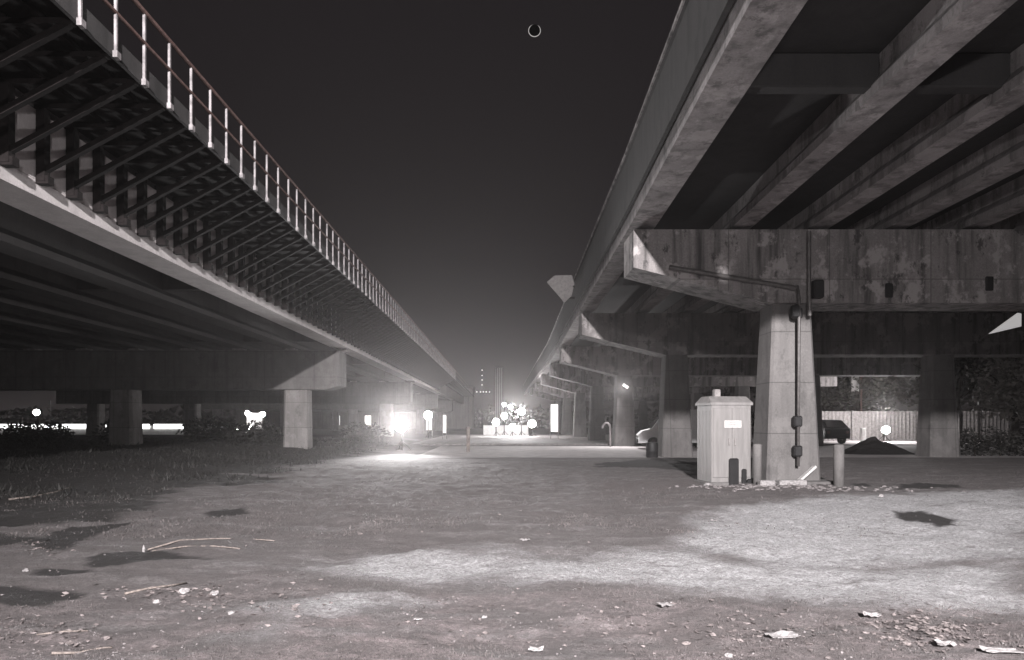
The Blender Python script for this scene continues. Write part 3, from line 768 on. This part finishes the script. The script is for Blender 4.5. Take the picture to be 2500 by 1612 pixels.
bl = [(-13.5, 37.5, 1.3, 'bushy dark weeds left of the lit end column'), (-16.0, 38.5, 1.5, 'dark bush midway between the two nearest left columns'), (-20.6, 36.5, 1.1, 'low dark bush just left of the second left column'),
      (-24.5, 37.0, 1.2, 'broad dark bush in front of the far barrier'), (-28.0, 40, 1.2, 'dark bush at the far left edge under the overpass'), (-8.2, 41, 1.2, 'dark bush right of the lit end column, behind it')]
for i, (x, y, r, lab) in enumerate(bl): bush(x, y, r, 1500, .11, 30 + i, lab)
hd = MB(); rr = random.Random(4)
for k in range(11): leaves(hd, (20.4 + k * .9, 29.6 + .1 * rr.random(), .55), .78, 800, .07, 60 + k, (1, .6, .85), .2)
he = empty('hedge', (25, 29.6, 0), 'long dark clipped hedge at the right, in front of the trees', 'hedge'); hd.build('foliage', M['weed'], he)
for k in range(9):
    q = MB(); q.tube([(20.6 + k * 1.1, 29.6, -.1), (20.6 + k * 1.1, 29.6, .8)], .03, 5); q.build('stem', M['bark'], he)
# earth heap
def heap(cx, cy, rx, ry, h, seed, label):
    q = MB(); n, mrings = 40, 12; vs = []; fs = []
    for i in range(mrings + 1):
        t_ = i / mrings
        for j in range(n):
            a = 2 * math.pi * j / n
            k = 1 + .22 * noise.noise(Vector((math.cos(a) * 1.5, math.sin(a) * 1.5, seed)))
            zz = h * (1 - t_) ** 1.25 * (1 + .35 * noise.noise(Vector((math.cos(a) * t_ * 4, math.sin(a) * t_ * 4, seed + 5)))) - .04 * t_
            vs.append((cx + rx * t_ * k * math.cos(a), cy + ry * t_ * k * math.sin(a), zz))
    for i in range(mrings):
        for j in range(n):
            k = (j + 1) % n; fs.append((i * n + j, (i + 1) * n + j, (i + 1) * n + k, i * n + k))
    q.add(vs, fs); return simple('earth_heap', q, M['dirt'], label, 'earth heap')
heap(17.5, 31.8, 2.1, 1.2, .82, 2, 'dark pointed heap of earth beside the road at right')

# pale fence, banner, posts at right
fe = empty('fence', (29.5, 55, 0), 'pale corrugated metal fence lit beyond the road at right', 'fence')
q = MB(); vs = []; nseg = 150
for i in range(nseg + 1):
    x = 25.7 + (41 - 25.7) * i / nseg; o = .035 * math.sin(i * 2.1)
    vs += [(x, 55 + o, 0.02), (x, 55 + o, 2.35), (x, 55.05 + o, 2.35), (x, 55.05 + o, 0.02)]
fs = []
for i in range(nseg):
    b0 = 4 * i; c0 = b0 + 4
    for j in range(4): fs.append((b0 + j, b0 + (j + 1) % 4, c0 + (j + 1) % 4, c0 + j))
q.add(vs, fs); q.build('sheet', M['grey'], fe)
for k in range(7):
    q = MB(); q.box(25.8 + k * 2.5, 25.9 + k * 2.5, 54.82, 54.93, 0, 2.4); q.build('fence_post', M['grey'], fe)
bn = empty('banner', (gx(2102, 58), 58, 0), 'pale upright banner on a reddish pole above the fence at right', 'banner')
q = MB(); q.box(gx(2079, 58), gx(2097, 58), 57.98, 58.02, gz(956, 58), gz(886, 58), .005); q.build('cloth', M['sign'] if False else M['plate'], bn)
q = MB(); q.tube([(gx(2103, 58), 58, 0), (gx(2103, 58), 58, gz(879, 58))], .07, 8); q.bar((gx(2078, 58), 58, gz(884, 58)), (gx(2103, 58), 58, gz(884, 58)), .05, .05); q.build('pole', M['rust'], bn)
x_, y_ = gx(2107, 50), 50
q = MB(); q.box(x_ - .15, x_ + .15, y_ - .1, y_ + .1, 0, 1.05, .02); simple('post', q, M['white'], 'short white post standing in front of the pale fence at right', 'post')
x_ = gx(2340, 29); q = MB(); q.tube([(x_, 29, -.1), (x_, 29, gz(1002, 29))], .05, 8); simple('post', q, M['pipe'], 'thin grey post at the left end of the dark hedge', 'post')

# pale gable-ended ramp panel at the far right, its lit look put into emission
yr = 22
hb = empty('hanging_panel', (gx(2460, yr), yr, H(4.5)), 'self-glowing pale triangular panel hanging at the far right edge under the overpass', 'panel')
q = MB(); pts = [(2414, 816), (2486, 764), (2494, 766), (2494, 797)]
q.loft([[(gx(a, yr), yr + o, gz(c, yr)) for a, c in pts] for o in (0, .05)], True); q.build('panel', M['panelglow'], hb)
q = MB(); q.tube([(gx(2488, yr), yr + .025, gz(766, yr) - .02), (gx(2488, yr), yr + .025, H(4.9))], .012, 6); q.build('cord', M['steel'], hb)
q = MB(); q.tube([(gx(2416, yr), yr + .025, gz(815, yr) - .01), (gx(2395, yr), yr + .025, gz(829, yr))], .02, 6); q.build('tail_cord', M['pipe'], hb)

# distant tree line
q = MB(); rr = random.Random(3)
for k in range(46):
    x = -150 + k * 6.7
    leaves(q, (x, 162 + rr.uniform(-2, 2), 2.2), 4.4, 120, .8, 90 + k, (1.2, .4, rr.uniform(.5, .95)), .3)
tl = q.build('tree_line', M['leaf']); tag(tl, 'dark line of distant trees along the horizon', 'trees', kind='stuff')

# the street lamp whose light falls on the scene stands behind the camera
st = empty('street_lamp', (-1.6, -13.6, 0), 'tall steel street lamp standing in the open between the two overpasses', 'street lamp')
q = MB(); q.tube([(-1.6, -13.6, -.2), (-1.6, -13.6, 9.2), (-1.2, -13.5, 9.6), (-.3, -13.3, 9.62)], [.12, .08, .06, .05], 10); q.build('pole', M['galv'], st)
q = MB(); q.rbox(-.05, -13.3, 9.55, .7, .34, .14, 0, .04); q.build('lamp_head', M['steel'], st)
fl = empty('floodlight', (1.6, -5.1, 0), 'unseen low fill floodlight on a pole, added by the edge of the right overpass', 'floodlight')  # added fill lamp, unseen, to lift undersides and pier caps
q = MB(); q.tube([(1.6, -5.1, -.2), (1.6, -5.1, 4.3)], .06, 10); q.build('pole', M['galv'], fl)
q = MB(); q.rbox(1.6, -4.95, 4.15, .5, .2, .34, 0, .03); q.build('housing', M['steel'], fl)

# ------------------------------------------------------------------ moon
Ym = 420
mo = empty('moon', (gx(1305, Ym), Ym, gz(75, Ym)), 'small black moon with a pale rim high in the night sky', 'moon')
c = (gx(1305, Ym), Ym, gz(75, Ym))
q = MB(); q.blob(c, 13.5 * Ym / F, 1, amp=0, seg=32, ring=20); q.build('disc', M['moon'], mo, True)
q = MB(); rr_ = 14.5 * Ym / F
q.tube([(c[0] + rr_ * math.cos(a), c[1], c[2] + rr_ * math.sin(a)) for a in [2 * math.pi * k / 40 for k in range(41)]], .22, 6); q.build('rim', M['moonrim'], mo, True)

# ------------------------------------------------------------------ grass, weeds, gravel
def blades(name, pts, hmin, hmax, w, mat, label, seed):
    r2 = np.random.default_rng(seed); n = len(pts); P = np.array(pts)
    z = ground_h(P[:, 0], P[:, 1]); a = r2.uniform(0, 6.283, n); h = r2.uniform(hmin, hmax, n); lean = r2.normal(0, .45, (n, 2)) * h[:, None]
    ww = w * r2.uniform(.6, 1.4, n)
    v0 = np.stack([P[:, 0] - np.cos(a) * ww, P[:, 1] - np.sin(a) * ww, z - .005], -1)
    v1 = np.stack([P[:, 0] + np.cos(a) * ww, P[:, 1] + np.sin(a) * ww, z - .005], -1)
    v2 = np.stack([P[:, 0] + lean[:, 0], P[:, 1] + lean[:, 1], z + h], -1)
    V = np.stack([v0, v1, v2], 1).reshape(-1, 3); Fc = np.arange(3 * n).reshape(-1, 3)
    me = bpy.data.meshes.new(name); me.from_pydata(V.tolist(), [], Fc.tolist()); me.materials.append(mat); me.update()
    o = bpy.data.objects.new(name, me); COL.objects.link(o); tag(o, label, 'grass', kind='stuff'); return o
def scatter(n, y0, y1, dens, seed, xr=None):
    r2 = np.random.default_rng(seed); u = r2.random(n); y = 1 / (1 / y0 + u * (1 / y1 - 1 / y0)) if xr is None else r2.uniform(y0, y1, n)
    if xr is None: x = (r2.random(n) * 2600 - 50 - 1220) * y / F
    else: x = r2.uniform(xr[0], xr[1], n)
    keep = r2.random(n) < dens(x, y); return np.stack([x[keep], y[keep]], -1)
def gdens(x, y):
    pale = patch(PALE, x, y, .5, .3, 31); dmp = patch(DAMP_SHADE, x, y, .15, .1, 41)
    t_ = np.clip((vnoise(x, y, .8, 71, 4) - .46) * 7, 0.04, 1)
    corner = np.exp(-(((x - 2.3) / .9) ** 2 + ((y - 4.9) / 1.0) ** 2))
    return np.clip(t_ * .8 + corner, 0, 1) * (1 - .92 * pale) * (1 - .9 * dmp)
blades('grass', scatter(60000, 3.9, 15, gdens, 5),   .006, .022, .0035, M['grass'], 'short dry grass scattered over the dirt', 6)
blades('grass', scatter(36000, 9, 27, gdens, 8), .012, .04, .008, M['grass'], 'sparse dry grass further back on the dirt', 7)
wd = lambda x, y: bankmask(x, y) * np.clip((vnoise(x, y, .5, 81, 3) - .38) * 5, .05, 1)
blades('weeds', scatter(42000, 13, 46, wd, 9, (-34, -6)), .03, .17, .02, M['weed'], 'dark weeds growing on the bank under the left overpass', 10)
gr = MB(); r3_ = random.Random(12)
gp = scatter(2600, 3.9, 16, lambda x, y: np.full(x.shape, .8) * np.clip((vnoise(x, y, .7, 91, 3) - .35) * 4, .1, 1), 13)
gz_ = ground_h(gp[:, 0], gp[:, 1])
for i, (p, z) in enumerate(zip(gp, gz_)):
    gr.blob((p[0], p[1], z), r3_.uniform(.004, .012), i, (1, 1, .6), .5, 5, 3)
for i in range(260):
    x_ = 6.4 + r3_.gauss(0, 1.3); y_ = 15.1 + r3_.gauss(0, .35)
    gr.blob((x_, y_, gh(x_, y_)), r3_.uniform(.012, .055), i + 5, (1.2, 1, .6), .6, 6, 4)
go = gr.build('gravel', M['stone']); tag(go, 'loose gravel and crumbs of stone over the dirt', 'gravel', kind='stuff')

fk = MB(); rf_ = random.Random(77)
spots = [(2180, 1470, 190, 40, 420), (2080, 1440, 120, 30, 160), (420, 1388, 190, 22, 190), (90, 1275, 110, 22, 120), (120, 1480, 150, 45, 140), (560, 1400, 200, 60, 130), (1250, 1440, 700, 70, 220), (1750, 1480, 300, 50, 160), (1150, 1230, 600, 60, 120), (1500, 1180, 350, 30, 70)]
for (a, c, sx, sy, n) in spots:
    for k in range(n):
        px_, py_ = rf_.gauss(a, sx * .5), rf_.gauss(c, sy * .5)
        if py_ < 1100: continue
        x, y = G(px_ * 1.0467, py_ * 1.0467); z = gh(x, y)
        L_ = rf_.uniform(.012, .034); w_ = L_ * rf_.uniform(.25, .6); an = rf_.uniform(0, 6.28); cu = rf_.uniform(.1, .5) * L_
        u = Vector((math.cos(an), math.sin(an), 0)); v = Vector((-u.y, u.x, rf_.uniform(-.5, .5)))
        o = Vector((x, y, z + .004))
        p = [o - u * L_ + Vector((0, 0, cu)), o - v * w_ + Vector((0, 0, .002)), o + u * L_ + Vector((0, 0, cu * rf_.random())), o + v * w_ + Vector((0, 0, .002 + .5 * w_))]
        fk.add(p, [(0, 1, 3), (1, 2, 3)])
fo = fk.build('leaf_litter', M['deadleaf']); tag(fo, 'dead leaves and small scraps strewn over the dirt', 'leaf litter', kind='stuff')

# ------------------------------------------------------------------ litter
def flat(px, py, w, d_, seed, name, mat, label, cat, group=None, h=.03, curl=.5):
    x, y = G(px * 1.0467, py * 1.0467); z = gh(x, y); w *= .55; d_ *= .55; h *= .5; rr = random.Random(seed); q = MB(); n = 6; vs = []; a0 = rr.uniform(-.5, .5)
    for k in range(2):
        for i in range(n):
            for j in range(n):
                u, v = i / (n - 1) - .5, j / (n - 1) - .5
                zz = z + .012 + h * abs(noise.noise(Vector((u * 3 + seed, v * 3, 0)))) * 1.6 + h * curl * (u * u + v * v) * 2 - k * .004
                uu = u * (1 + .25 * noise.noise(Vector((v * 4, seed, 1)))); vv = v * (1 + .25 * noise.noise(Vector((u * 4, seed, 2))))
                vs.append((x + (uu * math.cos(a0) * w - vv * math.sin(a0) * d_), y + uu * math.sin(a0) * w + vv * math.cos(a0) * d_, zz))
    fs = []
    for i in range(n - 1):
        for j in range(n - 1):
            p = i * n + j; fs.append((p, p + n, p + n + 1, p + 1)); p += n * n; fs.append((p, p + 1, p + n + 1, p + n))
    for i in range(n - 1):
        for (p, q2) in ((i * n, (i + 1) * n), ((i + 1) * n + n - 1, i * n + n - 1), (i + 1, i), ((n - 1) * n + i, (n - 1) * n + i + 1)):
            fs.append((p, q2, q2 + n * n, p + n * n))
    q.add(vs, fs); return tag(q.build(name, mat), label, cat, group)
PS = 'scraps of paper on the dirt'
flat(1665, 1217, .16, .18, 1, 'paper_scrap', M['paper'], 'square white paper scrap on the dirt in front of the cabinet', 'paper scrap', PS, .02)
flat(1552, 1412, .20, .16, 2, 'paper_scrap', M['paper'], 'crumpled white scrap right of centre in the foreground dirt', 'paper scrap', PS, .05)
flat(2032, 1432, .22, .17, 3, 'paper_scrap', M['paper'], 'crumpled white scrap in the right foreground, near the leafy corner', 'paper scrap', PS, .06)
flat(1250, 1507, .17, .12, 4, 'paper_scrap', M['paper'], 'pale flat scrap at the middle of the bottom edge', 'paper scrap', PS, .03)
flat(1825, 1485, .38, .20, 5, 'paper_scrap', M['paper'], 'long ragged pale scrap lying low in the right foreground', 'paper scrap', PS, .04)
flat(1224, 1269, .20, .16, 6, 'paper_scrap', M['paper'], 'small white scrap just above the pale sandy band in the middle', 'paper scrap', PS, .03)
flat(2335, 1522, .40, .16, 7, 'paper_scrap', M['paper'], 'wide pale scrap in the bottom right corner among dead leaves', 'paper scrap', PS, .03)
flat(2205, 1505, .20, .16, 8, 'paper_scrap', M['paper'], 'pale torn scrap left of the wide one in the bottom right corner', 'paper scrap', PS, .05)
flat(975, 1452, .11, .06, 9, 'paper_scrap', M['paper'], 'tiny white slip in the foreground left of centre', 'paper scrap', PS, .01)
for i, (a, c, r, lab) in enumerate(((540, 1435, .035, 'small bright stone in the left foreground dirt'), (430, 1386, .06, 'pale broken stone beside the forked twig'), (500, 1386, .05, 'pale stone right of the broken stone near the twig'),
        (365, 1404, .04, 'small stone below the forked twig on the left'), (60, 1343, .035, 'tiny white stone at the left edge above the damp patch'), (1130, 1435, .03, 'small pale stone in the centre foreground'), (1700, 1525, .035, 'small pale stone near the bottom edge right of centre'),
        (1650, 1135, .12, 'pale stone by the left foot of the cabinet'), (2055, 1160, .07, 'pale stone in front of the lone right bollard'))):
    x, y = G(a * 1.0467, c * 1.0467); q = MB(); r *= .65; q.blob((x, y, gh(x, y) + r * .2), r, i + 40, (1.2, 1, .7), .5, 12, 8)
    simple('stone', q, M['paper'], lab, 'stone', 'loose pale stones')
def twig(pts, r, label, mat='wood'):
    q = MB(); P = []
    for a, c in pts:
        x, y = G(a * 1.0467, c * 1.0467); P.append((x, y, gh(x, y) + r * .6 + .01 * noise.noise(Vector((a * .05, c, 0)))))
    r *= .7; q.tube(P, [r * (1 - .5 * i / len(P)) for i in range(len(P))], 7); simple('twig', q, M['wood'], label, 'twig', 'twigs on the dirt', True)
twig([(290, 1385), (340, 1378), (370, 1372), (395, 1368), (435, 1357)], .016, 'forked pale twig lying on the dirt at left')
twig([(120, 1532), (180, 1522), (240, 1508), (262, 1505)], .013, 'long thin twig along the bottom left corner')
twig([(85, 1482), (150, 1475), (205, 1472)], .010, 'straight thin twig in the lower left foreground')
twig([(345, 1277), (420, 1262), (520, 1254), (600, 1253), (640, 1256)], .014, 'long curved pale twig beyond the damp patch')
twig([(355, 1278), (430, 1276), (500, 1279), (560, 1281)], .014, 'pale twig lying along the top of the damp patch')
twig([(20, 1168), (80, 1162), (130, 1152), (165, 1142)], .03, 'thick pale branch lying among the weeds at far left')
x, y = G(335 * 1.0467, 1285 * 1.0467)
q = MB(); q.lathe([(.014, 0), (.016, .006), (.016, .05), (.007, .07), (.007, .085)], (x, y, gh(x, y)), 12); simple('bottle', q, M['paper'], 'small white bottle standing by the damp patch on the left', 'bottle', smooth=True)

# ------------------------------------------------------------------ night haze
q = MB(); q.box(-170, 170, -46, 172, -1.5, 45)
hz_m = bpy.data.materials.new('haze'); hz_m.use_nodes = True; t = hz_m.node_tree
t.nodes.remove(t.nodes['Principled BSDF'])
pv = t.nodes.new('ShaderNodeVolumePrincipled'); pv.inputs['Color'].default_value = (.92, .88, .88, 1); pv.inputs['Density'].default_value = .0009
pv.inputs['Anisotropy'].default_value = .78
t.links.new(pv.outputs[0], t.nodes['Material Output'].inputs['Volume'])
tag(q.build('haze', hz_m), kind='stuff')
